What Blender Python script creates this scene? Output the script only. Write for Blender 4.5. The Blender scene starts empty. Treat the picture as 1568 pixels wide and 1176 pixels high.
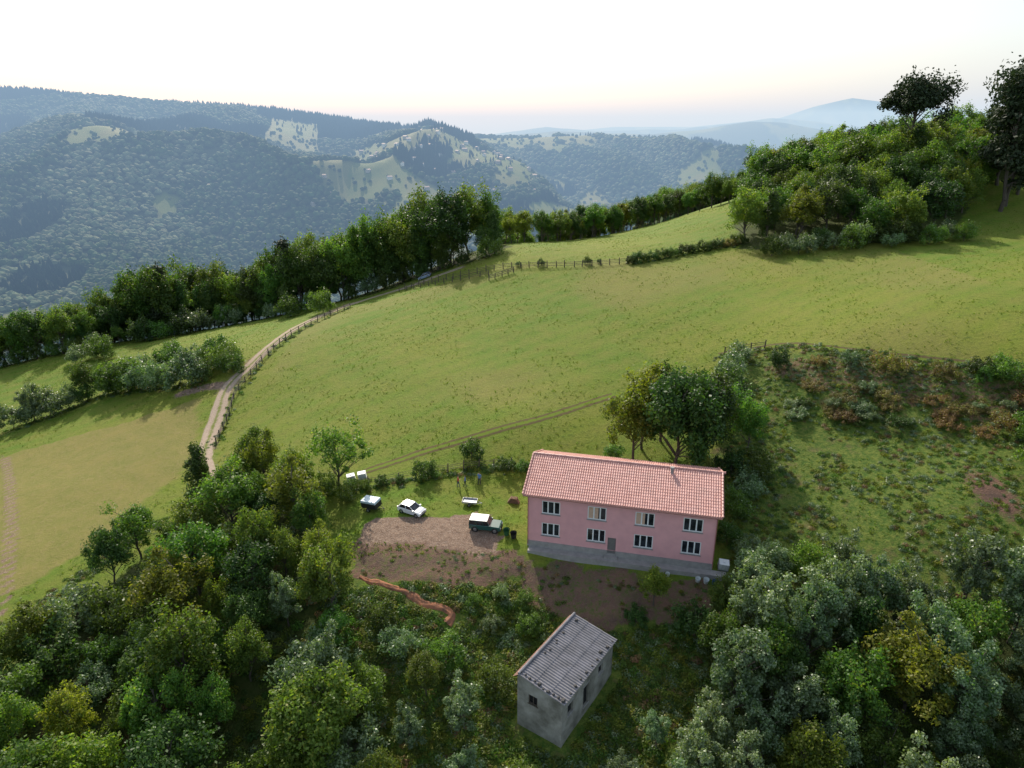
import bpy, bmesh, math, random
import numpy as np
from mathutils import Vector, Matrix
random.seed(7); rng=np.random.default_rng(11)
sc=bpy.context.scene
sc.view_settings.view_transform='Standard'; sc.view_settings.look='None'; sc.view_settings.exposure=0
R=math.radians
# ------------------------------------------------------------------ materials
def newmat(name):
    m=bpy.data.materials.new(name);m.use_nodes=True;nt=m.node_tree
    return m,nt,nt.nodes['Principled BSDF']
def N(nt,t,**k):
    n=nt.nodes.new(t)
    for a,b in k.items():
        if a in n.inputs.keys(): n.inputs[a].default_value=b
        else: setattr(n,a,b)
    return n
def L(nt,a,b): nt.links.new(a,b)
def c4(c): return (c[0],c[1],c[2],1)
def mixc(nt,f,a,b,bt='MIX'):
    n=nt.nodes.new('ShaderNodeMix');n.data_type='RGBA';n.blend_type=bt
    for s,v in ((0,f),(6,a),(7,b)):
        if hasattr(v,'links'): nt.links.new(v,n.inputs[s])
        else: n.inputs[s].default_value=v if s==0 else c4(v)
    return n.outputs[2]
def noise(nt,vec,scale,detail=3,rough=.55):
    n=nt.nodes.new('ShaderNodeTexNoise');n.inputs['Scale'].default_value=scale;n.inputs['Detail'].default_value=detail;n.inputs['Roughness'].default_value=rough
    if vec is not None: nt.links.new(vec,n.inputs['Vector'])
    return n.outputs[0]
def ramp(nt,f,lo,hi):
    n=nt.nodes.new('ShaderNodeMapRange');n.inputs[1].default_value=lo;n.inputs[2].default_value=hi
    nt.links.new(f,n.inputs[0]);return n.outputs[0]
def math_(nt,op,a,b=0):
    n=nt.nodes.new('ShaderNodeMath');n.operation=op;n.use_clamp=False
    for i,v in enumerate((a,b)):
        if hasattr(v,'links'): nt.links.new(v,n.inputs[i])
        else: n.inputs[i].default_value=v
    return n.outputs[0]
def bump(nt,bs,h,strength,dist):
    b=nt.nodes.new('ShaderNodeBump');b.inputs['Strength'].default_value=strength;b.inputs['Distance'].default_value=dist
    nt.links.new(h,b.inputs['Height']);nt.links.new(b.outputs[0],bs.inputs['Normal'])
def simple(name,col,rough=.7,metal=0,var=.25,scale=3,col2=None,bstr=0,spec=None):
    m,nt,bs=newmat(name)
    g=nt.nodes.new('ShaderNodeTexCoord').outputs['Object']
    n1=noise(nt,g,scale,5,.6)
    c2=col2 or tuple(x*(1-var) for x in col)
    f=ramp(nt,n1,.35,.68)
    L(nt,mixc(nt,f,col,c2),bs.inputs['Base Color'])
    bs.inputs['Roughness'].default_value=rough;bs.inputs['Metallic'].default_value=metal
    if spec is not None: bs.inputs['Specular IOR Level'].default_value=spec
    if bstr: bump(nt,bs,noise(nt,g,scale*6,3),bstr,.03)
    return m
def leafmat(name,ca,cb,transl=.35,rough=.5,hvar=.03,vvar=.35,spec=.28):
    m,nt,bs=newmat(name)
    at=N(nt,'ShaderNodeAttribute',attribute_name='leaf')
    oi=nt.nodes.new('ShaderNodeObjectInfo')
    col=mixc(nt,at.outputs['Fac'],ca,cb)
    hs=nt.nodes.new('ShaderNodeHueSaturation')
    L(nt,math_(nt,'ADD',math_(nt,'MULTIPLY',oi.outputs['Random'],hvar*2),.5-hvar),hs.inputs['Hue'])
    r2=math_(nt,'FRACT',math_(nt,'MULTIPLY',oi.outputs['Random'],7.31))
    L(nt,math_(nt,'ADD',math_(nt,'MULTIPLY',r2,vvar*2),1-vvar),hs.inputs['Value'])
    L(nt,col,hs.inputs['Color'])
    L(nt,hs.outputs[0],bs.inputs['Base Color'])
    bs.inputs['Roughness'].default_value=rough;bs.inputs['Specular IOR Level'].default_value=spec
    if transl>0:
        tr=nt.nodes.new('ShaderNodeBsdfTranslucent')
        L(nt,mixc(nt,1.0,hs.outputs[0],(1.7,1.9,.7),'MULTIPLY'),tr.inputs[0])
        mx=nt.nodes.new('ShaderNodeMixShader');mx.inputs[0].default_value=transl
        L(nt,bs.outputs[0],mx.inputs[1]);L(nt,tr.outputs[0],mx.inputs[2])
        L(nt,mx.outputs[0],nt.nodes['Material Output'].inputs[0])
    return m
M_BARK=simple('bark',(.11,.09,.07),.9,scale=8)
M_LEAF=leafmat('leaf_green',(.050,.095,.014),(.115,.185,.030),.4)
M_LEAFD=leafmat('leaf_dark',(.030,.062,.013),(.070,.115,.024),.3)
M_LEAFY=leafmat('leaf_olive',(.10,.135,.015),(.20,.22,.035),.48)
M_LEAFS=leafmat('leaf_silver',(.080,.13,.048),(.20,.26,.14),.28,.4,.02,.22,.42)
M_LEAFB=leafmat('leaf_rust',(.20,.11,.05),(.17,.14,.05),.3)
M_NEEDLE=leafmat('pine_needles',(.020,.036,.016),(.042,.062,.024),.1,.6,.02,.2,.2)
# ------------------------------------------------------------------ mesh helpers
def obj(name,me,parent=None,coll=None):
    o=bpy.data.objects.new(name,me);(coll or sc.collection).objects.link(o)
    if parent: o.parent=parent
    return o
def empty(name,loc,rz=0,rx=0,ry=0):
    o=obj(name,None);o.location=loc;o.rotation_euler=(rx,ry,rz);o.empty_display_size=.3;return o
def mesh(name,V,F,mats,mi=None,smooth=False):
    me=bpy.data.meshes.new(name);me.from_pydata([tuple(v) for v in V],[],[tuple(f) for f in F])
    for m in (mats if isinstance(mats,(list,tuple)) else [mats]): me.materials.append(m)
    if mi is not None: me.polygons.foreach_set('material_index',np.array(mi,dtype=np.int32))
    if smooth: me.polygons.foreach_set('use_smooth',np.ones(len(F),bool))
    me.update();return me
class B:
    def __init__(s): s.V=[];s.F=[];s.M=[]
    def box(s,x0,x1,y0,y1,z0,z1,m=0,rz=0,c=None,taper=1):
        b=len(s.V);P=[(x0,y0,z0),(x1,y0,z0),(x1,y1,z0),(x0,y1,z0),(x0,y0,z1),(x1,y0,z1),(x1,y1,z1),(x0,y1,z1)]
        if taper!=1:
            cx,cy=(x0+x1)/2,(y0+y1)/2
            P=P[:4]+[(cx+(p[0]-cx)*taper,cy+(p[1]-cy)*taper,p[2]) for p in P[4:]]
        if rz:
            cx,cy=c if c else ((x0+x1)/2,(y0+y1)/2);a,d=math.cos(rz),math.sin(rz)
            P=[(cx+(p[0]-cx)*a-(p[1]-cy)*d,cy+(p[0]-cx)*d+(p[1]-cy)*a,p[2]) for p in P]
        s.V+=P;s.F+=[(b,b+3,b+2,b+1),(b+4,b+5,b+6,b+7),(b,b+1,b+5,b+4),(b+1,b+2,b+6,b+5),(b+2,b+3,b+7,b+6),(b+3,b,b+4,b+7)];s.M+=[m]*6
    def quad(s,a,b_,c,d,m=0):
        b=len(s.V);s.V+=[a,b_,c,d];s.F.append((b,b+1,b+2,b+3));s.M.append(m)
    def poly(s,P,m=0):
        b=len(s.V);s.V+=list(P);s.F.append(tuple(range(b,b+len(P))));s.M.append(m)
    def tube(s,p,q,r0,r1,m=0,k=6,cap=True):
        p=Vector(p);q=Vector(q);d=(q-p).normalized();u=d.orthogonal().normalized();w=d.cross(u);b=len(s.V)
        for c,r in ((p,r0),(q,r1)):
            for i in range(k):
                a=2*math.pi*i/k;s.V.append(tuple(c+u*(math.cos(a)*r)+w*(math.sin(a)*r)))
        for i in range(k):
            j=(i+1)%k;s.F.append((b+i,b+j,b+k+j,b+k+i));s.M.append(m)
        if cap:
            s.F.append(tuple(range(b+k-1,b-1,-1)));s.M.append(m);s.F.append(tuple(range(b+k,b+2*k)));s.M.append(m)
    def make(s,name,mats,parent=None,smooth=False,bevel=0,coll=None):
        o=obj(name,mesh(name,s.V,s.F,mats,s.M,smooth),parent,coll)
        if bevel:
            md=o.modifiers.new('b','BEVEL');md.width=bevel;md.segments=2;md.limit_method='ANGLE'
        return o
# ------------------------------------------------------------------ terrain
CTRL=[(1.8,67,0),(21.5,62.6,-.2),(24,74,1.2),(4,78,.8),(-6,70,.2),(-18,72,.2),(-15,78,.8),(-7,82,1.5),(-16,84,1.2),(10,80,1.5),(20,84,3),(-10,67,.1),
(0,90,4.6),(0,100,6.1),(0,125,9.7),(0,145,12.8),(0,160,15.7),(86,150,21.6),(82,110,20.3),(122,170,25.5),(50,98,13),(69,90,14.7),(34,108,9.8),
(33.7,76,2.2),(48.8,68,4.1),(45.6,86,6.7),(60,82,8.4),(30,55,-3.5),(50,45,-5),(0,35,-12),(-20,45,-9),(4.3,45.2,-6.4),(.2,48.1,-6.3),(9.9,53.3,-5.3),(5.9,56.6,-4.6),
(10,61.5,-1.6),(3,62.5,-2),(-49.7,104,-2.3),(-48.7,128,3),(-40,165,4.4),(-26.6,170,7.4),(-60,98,-4.1),(-58,72,-5.5),(-80,100,-7.4),(-112,165,-8),(-122,160,-9.8),
(-57,175,-.5),(-81,170,-4.3),(-101,130,-9.3),(-11,60,-1.8),(-5.4,55,-4.4),(-11,48.5,-6),(-40,50,-7.5),(-30,70,-3),(-45,85,-3.6),(-20,60,-3),(-70,60,-7),(-30,88,0),
(-30,110,3.2),(-25,140,8),(40,130,14.5),(60,120,17),(43,215,17),(70,240,20),(21,190,15.5),(-6,190,14.3),(-6,215,8),(60,160,20),(58,290,7),(121,340,17),(0,250,-4),
(88,210,31),(71,200,26),(120,210,35),(150,200,38),(120,190,33),(-60,230,-20),(-100,300,-70),(-200,100,-25),(-200,0,-35),(-150,250,-50),(-100,350,-85),(0,350,-45),
(200,250,42),(250,150,45),(150,50,18),(250,350,40),(100,0,0),(0,-50,-25),(-100,0,-18),(100,450,-10),(250,450,10),(-200,350,-110),(-300,200,-80),(300,0,30),(0,450,-90),(-300,450,-160)]
C=np.array(CTRL,float)
def U(r2): return 0.5*r2*np.log(r2+1e-9)
n_=len(C);P_=C[:,:2]/100
A=np.zeros((n_+3,n_+3));A[:n_,:n_]=U(((P_[:,None]-P_[None])**2).sum(-1))+np.eye(n_)*2e-5
A[:n_,n_]=1;A[:n_,n_+1:]=P_;A[n_,:n_]=1;A[n_+1:,:n_]=P_.T
W_=np.linalg.solve(A,np.r_[C[:,2],0,0,0])
def near(x,y):
    x=x/100;y=y/100;out=W_[n_]+W_[n_+1]*x+W_[n_+2]*y
    for i in range(n_): out=out+W_[i]*U((x-P_[i,0])**2+(y-P_[i,1])**2)
    return out
def vn(x,y,seed=0):
    ix=np.floor(x);iy=np.floor(y);fx=x-ix;fy=y-iy;fx=fx*fx*(3-2*fx);fy=fy*fy*(3-2*fy)
    def h(a,b):
        v=np.sin(a*127.1+b*311.7+seed*74.7)*43758.5453;return v-np.floor(v)
    return (h(ix,iy)*(1-fx)+h(ix+1,iy)*fx)*(1-fy)+(h(ix,iy+1)*(1-fx)+h(ix+1,iy+1)*fx)*fy
def fbm(x,y,o=4,seed=0):
    s=0;a=.5;t=0
    for i in range(o): s=s+a*vn(x*2**i+i*17.3,y*2**i-i*9.1,seed+i);t+=a;a*=.5
    return s/t
def ss(t): t=np.clip(t,0,1);return t*t*(3-2*t)
def far(x,y):
    c1=np.interp(x,[-9000,-2600,-1900,-1653,-1231,-810,-599,-388,-177,34,245,455,666,835,1100,1600,5000],[120,145,168,166,133,104,79,48,22,24,30,22,-2,-48,-100,-120,-60])
    t=(y-750)/1650
    ridge=np.where(y<2400,ss(t)**.85,np.exp(-((y-2400)/700)**2))
    base=-195+25*fbm(x/400,y/400,3,5)
    spur=np.sin(np.clip(t,0,1)*math.pi)
    rd=1-np.abs(2*fbm(x/430+.25*y/430,y/1100,3,2)-1)*2
    h=base+(c1-base)*ridge+spur*(120*(rd-.5)+90*(fbm(x/520+3,y/700,3,12)-.5))+8*(fbm(x/90,y/90,3,9)-.5)
    c2=np.interp(x,[-4000,0,261,854,1131,1300,1447,1650,1882,2600,3500,8000],[-60,20,40,24,50,78,98,90,52,60,30,0])
    h2=-200+(c2+200)*np.exp(-((y-4500)/700)**2)+14*(fbm(x/200,y/200,3,4)-.5)
    c25=np.interp(x,[-3000,-200,300,900,1500,1900,2300,2700,3300,9000],[0,15,75,40,60,95,150,120,60,40])
    h25=-200+(c25+200)*np.exp(-((y-6600)/700)**2)+16*(fbm(x/240,y/200,3,14)-.5)
    c3=np.interp(x,[-5000,400,1234,2200,3290,3700,4080,4634,5300,7000],[-50,10,90,90,195,330,415,350,300,120])
    h3=-200+(c3+200)*np.exp(-((y-9000)/1100)**2)
    return np.maximum(np.maximum(h,h25),np.maximum(h2,h3))
def height(x,y):
    x=np.asarray(x,float);y=np.asarray(y,float)
    d=np.sqrt((x-10)**2+(y-110)**2)
    w=1-ss((d-300)/260)
    xc=np.clip(x,-600,600);yc=np.clip(y,-400,800)
    h=near(xc,yc)*w+far(x,y)*(1-w)
    h=h+.7*(fbm(x/1.9,y/1.9,3,23)-.5)*ss((x+19)/2)*ss((22-x)/2)*ss((y-57)/2)*ss((np.where(x<1,66,61)-y)/2)
    return h+.35*(fbm(x/9,y/9,3,21)-.5)*w*ss((np.abs(x-4)+np.abs(y-70)-18)/12)
def hz(x,y): return float(height(x,y))
def axis(fine0,fine1,step,lo,hi,g):
    a=list(np.arange(fine0,fine1,step));s=step;v=a[-1]
    while v<hi: s*=g;v+=s;a.append(v)
    s=step;v=a[0];b=[]
    while v>lo: s*=g;v-=s;b.append(v)
    return np.array(b[::-1]+a)
XA=axis(-130,150,.8,-7500,7500,1.018);YA=axis(30,245,.7,-250,11000,1.016)
GX,GY=np.meshgrid(XA,YA);gx=GX.ravel();gy=GY.ravel();gz=height(gx,gy)
def inpoly(x,y,P):
    r=np.zeros(x.shape,bool);j=len(P)-1
    for i in range(len(P)):
        xi,yi=P[i];xj,yj=P[j]
        r^=((yi>y)!=(yj>y))&(x<(xj-xi)*(y-yi)/((yj-yi) if yj!=yi else 1e-9)+xi);j=i
    return r
def dline(x,y,P):
    d=np.full(x.shape,1e9)
    for (ax,ay),(bx,by) in zip(P[:-1],P[1:]):
        t=np.clip(((x-ax)*(bx-ax)+(y-ay)*(by-ay))/((bx-ax)**2+(by-ay)**2),0,1)
        d=np.minimum(d,np.hypot(x-ax-t*(bx-ax),y-ay-t*(by-ay)))
    return d
TRACK=[(-12,168),(-26.7,169),(-34.5,167.6),(-39.7,162.1),(-42.7,155.1),(-46.2,145.4),(-48.3,132.7),(-49.6,124.9),(-51.2,120.4),(-51.6,116.3),(-50.4,110),(-49.1,103),(-47.1,95.4),(-43,88)]
SPUR=[(-51.7,118.4),(-55.8,119.5),(-61,119.2)]
LTRACK=[(-86.4,106.4),(-77.7,95.2),(-68.1,81.9),(-62.9,73.8),(-58.9,67.4),(-56,60)]
MTRACK=[(-19.8,83.6),(-13,86.7),(-5.9,88.7),(1.5,90.8),(8.3,94.3),(15.5,98.5)]
RTRACK=[(33.6,107.4),(43,105),(50.2,98.5),(57.6,94.3),(64.6,90.6),(72,86)]
F1=[(-46.6,99),(-47.9,108.3),(-48.9,113.5),(-48.4,118.9),(-47.2,126.8),(-45.4,136.1),(-41.5,147.8),(-37.6,157.1)]
F2=[(-25.9,165),(-12.6,157.8),(-2.1,155.8),(9.6,153),(22.5,152.7),(26.3,154)]
HEDGE=[(26.2,153.1),(36.4,157.3),(47.6,160.5),(54.1,162.5)]
F3=[(-27.1,80.8),(-19,79.9),(-12.4,81.5),(-5.6,82.5),(1.4,82.8)]
YARD=[(-18.2,71.8),(-13.7,72.2),(-8.1,72),(-4.3,73.6),(-2.5,72.4),(-1,68.7),(-1.4,66.2),(-6.1,66.5),(-17.5,68.2)]
TRENCH=[(-16.5,62.9),(-14.5,62.3),(-12.5,61.2),(-10.5,60.4),(-8.6,59.5),(-7.0,59.2),(-6.1,58.6),(-6.5,57.6)]
BANK=[(-19,69),(-12.1,68.5),(-6.1,67),(-1,66.8),(1,65.8),(1.5,63.5),(-3,62.2),(-8,61.8),(-12,62),(-18,63)]
BANK2=[(1,65.8),(21,61.4),(22,57.5),(10,57),(1.1,60.6)]
BRUSH=[(33.8,106),(46,101.7),(58.5,93.5),(67.7,88),(90,80),(75,60),(51.7,58),(40,56),(27,58),(23.5,63),(25,70),(24,80),(30.8,88)]
CUT=[(38,102),(48,99),(60,91),(72,84),(80,78),(72,77),(60,82),(50,89),(42,94)]
LFIELD=[(-87.5,106.7),(-80.5,108.7),(-55.8,115.5),(-48.5,95.9),(-50.6,86.5),(-50.5,79.7),(-53.6,72.4),(-56.3,67),(-66,60),(-100,95)]
FL=[(-56,28),(-53,50),(-47,64),(-44,75),(-42,84),(-36,87),(-29,80),(-25,73),(-21.5,66),(-18.5,60),(-16.5,50),(-15.5,42),(-16,28)]
FR=[(13,26),(12.5,40),(14.5,47),(18,51),(24,56),(33,58),(42,56),(52,58),(60,60),(66,40),(45,26)]
LOW=[(-20,30),(-20,62),(-5,63),(1,63),(24,62),(30,58),(60,60),(66,40),(45,26)]
WH=[(52,158),(60,153),(72,152),(85,150),(95,153),(104,165),(122,185),(165,190),(200,230),(90,245),(72,215),(56,178)]
WOOD=[(-112,176),(-103,178),(-91,176),(-78,178),(-62,177),(-43,177),(-28,180),(-13.7,173),(-6,172)]
WOODP=WOOD+[(0,182),(-10,215),(-60,260),(-120,260),(-140,200)]
jx=gx+2.5*(fbm(gx/3,gy/3,3,31)-.5);jy=gy+2.5*(fbm(gx/3,gy/3,3,37)-.5)
R_=np.zeros_like(gx);G_=np.zeros_like(gx);Bm=np.zeros_like(gx);T_=np.zeros_like(gx)
Bm[inpoly(jx,jy,LOW)]=1;Bm[inpoly(jx,jy,BRUSH)]=1
for p in (FL,FR,WH,WOODP): R_[inpoly(jx,jy,p)]=.8
G_[inpoly(jx,jy,CUT)]=.5
G_[inpoly(jx,jy,YARD)]=.85
for BK,gv in ((BANK,.60),(BANK2,.6)):
    bk=inpoly(jx,jy,BK);G_[bk]=np.maximum(G_[bk],gv);Bm[bk&(G_<.8)]=.8
tr=inpoly(jx,jy,LFIELD);T_[tr]=np.maximum(T_[tr],.85)
T_=np.maximum(T_,np.where((gy>84)&(gy<156)&(gx>-44)&(gx<80),.5*ss((fbm(gx/26+2,gy/20,3,15)-.45)/.25),0))
G_=np.maximum(G_,.7*np.exp(-(dline(jx,jy,TRACK)/1.6)**2));G_=np.maximum(G_,.9*np.exp(-(dline(gx,gy,SPUR)/1.6)**2))
for o in (-.85,.85):
    G_=np.maximum(G_,.66*np.exp(-((dline(gx,gy,[(a+o*1.3,b-o*.8) for a,b in LTRACK]))/.55)**2))
G_=np.maximum(G_,.8*np.exp(-((gx-11.5)**2/3+(gy-50)**2/8)))
G_=np.maximum(G_,.85*np.exp(-((gx-55)**2/8+(gy-70)**2/30)))
dcl=np.hypot(gx-10,gy-110)
def clearing(x,y):
    f=fbm(x/170+7,y/260,3,61)
    c=(f>.58)&(x>-380)
    c|=((fbm(x/90,y/120,2,77)>.50)&(np.hypot((x+110)/380,(y-1700)/400)<1))
    c|=(f>.68)&(x<-380)
    c|=(np.abs(x+610+(y-2050)*.25)<70)&(np.abs(y-2080)<190)
    return c&(y>560)
farm=dcl>300
R_[farm]=1;cl=clearing(gx,gy)&farm;R_[cl]=.5;T_[cl]=.1+.5*(vn(gx[cl]/90,gy[cl]/110,3)>.5)
R_[((gy<25)|(dcl>215))&~cl]=1
nx,ny=len(XA),len(YA)
me=bpy.data.meshes.new('terrain');me.vertices.add(nx*ny)
me.vertices.foreach_set('co',np.c_[gx,gy,gz].astype(np.float32).ravel())
I=np.arange(nx*ny).reshape(ny,nx);Q=np.stack([I[:-1,:-1],I[:-1,1:],I[1:,1:],I[1:,:-1]],-1).reshape(-1,4)
me.loops.add(Q.size);me.loops.foreach_set('vertex_index',Q.ravel().astype(np.int32))
me.polygons.add(len(Q));me.polygons.foreach_set('loop_start',(np.arange(len(Q))*4).astype(np.int32))
me.update(calc_edges=True);me.polygons.foreach_set('use_smooth',np.ones(len(Q),bool))
a=me.attributes.new('surf','FLOAT_COLOR','POINT');a.data.foreach_set('color',np.c_[R_,G_,Bm,T_].astype(np.float32).ravel())
m,nt,bs=newmat('hillside_ground')
pos=nt.nodes.new('ShaderNodeNewGeometry').outputs['Position']
at=N(nt,'ShaderNodeAttribute',attribute_name='surf')
sep=nt.nodes.new('ShaderNodeSeparateColor');L(nt,at.outputs['Color'],sep.inputs[0])
nb=noise(nt,pos,.03,4,.6);nm=noise(nt,pos,.35,5,.65);nf=noise(nt,pos,1.6,6,.8);nff=noise(nt,pos,6,4,.75)
grass=mixc(nt,ramp(nt,nb,.40,.60),(.100,.185,.013),(.165,.205,.020))
grass=mixc(nt,math_(nt,'MULTIPLY',ramp(nt,nm,.45,.75),.7),grass,(.20,.19,.036))
grass=mixc(nt,ramp(nt,nf,.50,.68),grass,(.060,.105,.010))
grass=mixc(nt,math_(nt,'MULTIPLY',ramp(nt,nff,.5,.75),.6),grass,(.26,.27,.055))
wv=nt.nodes.new('ShaderNodeTexWave');wv.inputs['Scale'].default_value=.075;wv.inputs['Distortion'].default_value=4.5;wv.inputs['Detail'].default_value=3;wv.inputs['Detail Scale'].default_value=.6
mp=nt.nodes.new('ShaderNodeMapping');mp.inputs['Rotation'].default_value=(0,0,R(62));L(nt,pos,mp.inputs[0]);L(nt,mp.outputs[0],wv.inputs[0])
grass=mixc(nt,math_(nt,'MULTIPLY',wv.outputs['Fac'],.24),grass,(.24,.21,.05))
tan=mixc(nt,ramp(nt,nm,.35,.7),(.26,.205,.065),(.16,.165,.035))
tan=mixc(nt,ramp(nt,nf,.45,.68),tan,(.29,.22,.09))
col=mixc(nt,math_(nt,'MULTIPLY',at.outputs['Alpha'],.9),grass,tan)
rough=mixc(nt,ramp(nt,nf,.4,.62),(.055,.11,.015),(.16,.19,.035))
rough=mixc(nt,ramp(nt,nm,.55,.75),rough,(.15,.10,.055))
col=mixc(nt,sep.outputs[2],col,rough)
floor_=mixc(nt,ramp(nt,nf,.4,.65),(.025,.042,.012),(.06,.065,.025))
col=mixc(nt,sep.outputs[0],col,floor_)
dirt=mixc(nt,ramp(nt,nf,.35,.65),(.32,.22,.155),(.16,.10,.07))
dirt=mixc(nt,ramp(nt,nff,.5,.72),dirt,(.45,.36,.28))
gm=ramp(nt,math_(nt,'ADD',sep.outputs[1],math_(nt,'MULTIPLY',math_(nt,'SUBTRACT',nf,.5),1.3)),.38,.62)
dirt=mixc(nt,sep.outputs[2],dirt,mixc(nt,ramp(nt,nm,.4,.65),(.20,.11,.075),(.10,.065,.05)))
col=mixc(nt,gm,col,dirt)
L(nt,col,bs.inputs['Base Color']);bs.inputs['Roughness'].default_value=.85;bs.inputs['Specular IOR Level'].default_value=.15
bump(nt,bs,math_(nt,'ADD',nf,math_(nt,'MULTIPLY',nff,.5)),.9,.28)
me.materials.append(m)
terrain=obj('terrain',me)
# ------------------------------------------------------------------ trees
def leaves(ctr,nrm,size,rg,aspect=.6):
    n=len(ctr);nrm=nrm/np.linalg.norm(nrm,axis=1,keepdims=True)
    a=rg.normal(size=(n,3));t=np.cross(nrm,a);t/=np.linalg.norm(t,axis=1,keepdims=True);b=np.cross(nrm,t)
    s=(size*rg.uniform(.6,1.3,n))[:,None]
    return np.stack([ctr-t*s,ctr-b*s*aspect,ctr+t*s,ctr+b*s*aspect],1).reshape(-1,3)
def clump_tree(name,h,rx,rz,cz,nclump,nleaf,lsize,mats,seed,trunk_r=.22,crf=.26,shape='round',droop=.0,ragged=.25):
    rg=np.random.default_rng(seed);b=B()
    top=Vector((rg.normal()*.2,rg.normal()*.2,h*.8));prev=Vector((0,0,-1.0));r=trunk_r
    for k in range(1,6):
        q=Vector((top.x*k/5+rg.normal()*.12,top.y*k/5+rg.normal()*.12,-1.0+(h*.8+1.0)*k/5));b.tube(prev,q,r,r*.78,0,7,False);prev=q;r*=.78
    cs=[];crs=[]
    lob=rg.uniform(0,6.28,3)
    while len(cs)<nclump:
        v=rg.normal(size=3);v/=np.linalg.norm(v);rad=rg.uniform(.25,1)**.6*(1+ragged*(rg.random()-.5)*1.4)
        an0=math.atan2(v[1],v[0]);rad*=1+.14*math.sin(2*an0+lob[0])+.10*math.sin(3*an0+lob[1]+v[2]*2)
        if shape=='round':
            p=np.array([v[0]*rx,v[1]*rx,v[2]*rz])*rad+[0,0,cz]
        elif shape=='cone':
            t=rg.random()**.8;rr=rx*(1-t)*rg.uniform(.5,1.05);an=rg.uniform(0,6.28);p=np.array([math.cos(an)*rr,math.sin(an)*rr,cz-rz+2*rz*t])
        elif shape=='tall':
            t=rg.random();rr=rx*(math.sin(math.pi*min(1,.18+t*.82))**.6)*rg.uniform(.4,1.05);an=rg.uniform(0,6.28);p=np.array([math.cos(an)*rr,math.sin(an)*rr,cz-rz+2*rz*t])
        if v[2]<-.75 and shape=='round': continue
        cs.append(p);crs.append(rx*crf*rg.uniform(.55,1.3))
    cs=np.array(cs);crs=np.array(crs)
    for i in range(0,nclump,2):
        p=cs[i];z0=max(h*.18,p[2]-np.hypot(p[0],p[1])*.9-.3);f=(z0+1)/(h*.8+1)
        mid=Vector((p[0]*.45,p[1]*.45,(z0+p[2])/2+.1));r0=trunk_r*.35
        b.tube((top.x*f,top.y*f,z0),mid,r0,r0*.6,0,5,False);b.tube(mid,p,r0*.6,r0*.2,0,4,False)
    idx=rg.integers(0,nclump,nleaf);d=rg.normal(size=(nleaf,3));d/=np.linalg.norm(d,axis=1,keepdims=True)
    rr=crs[idx]*(.35+.95*rg.random(nleaf)**.7)
    sq=np.array([1,1,.85]) if shape!='cone' else np.array([1.15,1.15,.4])
    ctr=cs[idx]+d*rr[:,None]*sq
    sp=(rg.random(nleaf)<.16);ctr[sp,2]+=rg.random(sp.sum())*crs[idx[sp]]*1.3;ctr[sp,:2]=cs[idx[sp],:2]+(ctr[sp,:2]-cs[idx[sp],:2])*.45
    nr=d*.8+rg.normal(size=(nleaf,3))*.6+np.array([0,0,.35])
    LV=leaves(ctr,nr,lsize,rg)
    V0=len(b.V);F=b.F+[(V0+4*i,V0+4*i+1,V0+4*i+2,V0+4*i+3) for i in range(nleaf)]
    V=np.vstack([np.array(b.V),LV])
    clv=rg.random(nclump);lm=np.clip(clv[idx]*.6+rg.random(nleaf)*.5,0,1)
    mi=b.M+list(np.where(rg.random(nleaf)<(.12 if len(mats)>2 else 0),2,1))
    me=mesh(name,V,F,mats,mi)
    a=me.attributes.new('leaf','FLOAT','POINT')
    a.data.foreach_set('value',np.r_[np.zeros(V0),np.repeat(lm,4)].astype(np.float32))
    return me
PR={}
PR['g']=[clump_tree('broadleaf_crown',10,3.5,3.7,6.1,52,9000,.17,[M_BARK,M_LEAF,M_LEAFY],s) for s in (1,2,3)]
PR['d']=[clump_tree('dark_crown',10,3.6,3.8,6.1,54,9500,.17,[M_BARK,M_LEAFD,M_LEAF],s) for s in (4,5)]
PR['y']=[clump_tree('olive_crown',10,3.3,3.6,6.2,50,7500,.17,[M_BARK,M_LEAFY,M_LEAF],s,ragged=.4) for s in (6,7)]
PR['s']=[clump_tree('silver_crown',10,3.2,4.1,5.9,70,9500,.165,[M_BARK,M_LEAFS,M_LEAF],s,crf=.2,ragged=.5) for s in (8,9,10)]
PR['t']=[clump_tree('tall_crown',10,2.1,4.4,5.6,46,7000,.17,[M_BARK,M_LEAFD,M_LEAF],s,shape='tall',crf=.36) for s in (12,13)]
PR['sp']=[clump_tree('sparse_crown',10,4.0,3.4,6.2,60,4800,.16,[M_BARK,M_LEAF,M_LEAFY],14,crf=.18,ragged=.5)]
PR['b']=[clump_tree('shrub_crown',4,2.3,1.7,1.8,30,3600,.135,[M_BARK,M_LEAF,M_LEAFS],s,.08,.3,ragged=.4) for s in (15,16)]
PR['bs']=[clump_tree('shrub_silver',4,2.3,1.7,1.8,34,3600,.135,[M_BARK,M_LEAFS,M_LEAF],s,.08,.27,ragged=.5) for s in (17,)]
PR['bd']=[clump_tree('shrub_dark',4,2.2,1.7,1.8,30,3600,.135,[M_BARK,M_LEAFD,M_LEAF],s,.08,.3,ragged=.4) for s in (18,)]
PR['br']=[clump_tree('shrub_rust',4,2.4,1.2,1.1,30,3000,.13,[M_BARK,M_LEAFB,M_LEAFY],s,.06,.25,ragged=.5) for s in (19,)]
PR['p']=[clump_tree('pine_crown',10,2.7,2.0,7.8,46,11000,.15,[M_BARK,M_NEEDLE],20,.2,.32,ragged=.4)]
PR['c']=[clump_tree('conifer_crown',10,2.3,4.4,5.8,70,8000,.15,[M_BARK,M_NEEDLE],21,.2,.3,shape='cone')]
BASEH={k:10 for k in PR};
for k in ('b','bs','bd','br'): BASEH[k]=3.6
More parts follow.
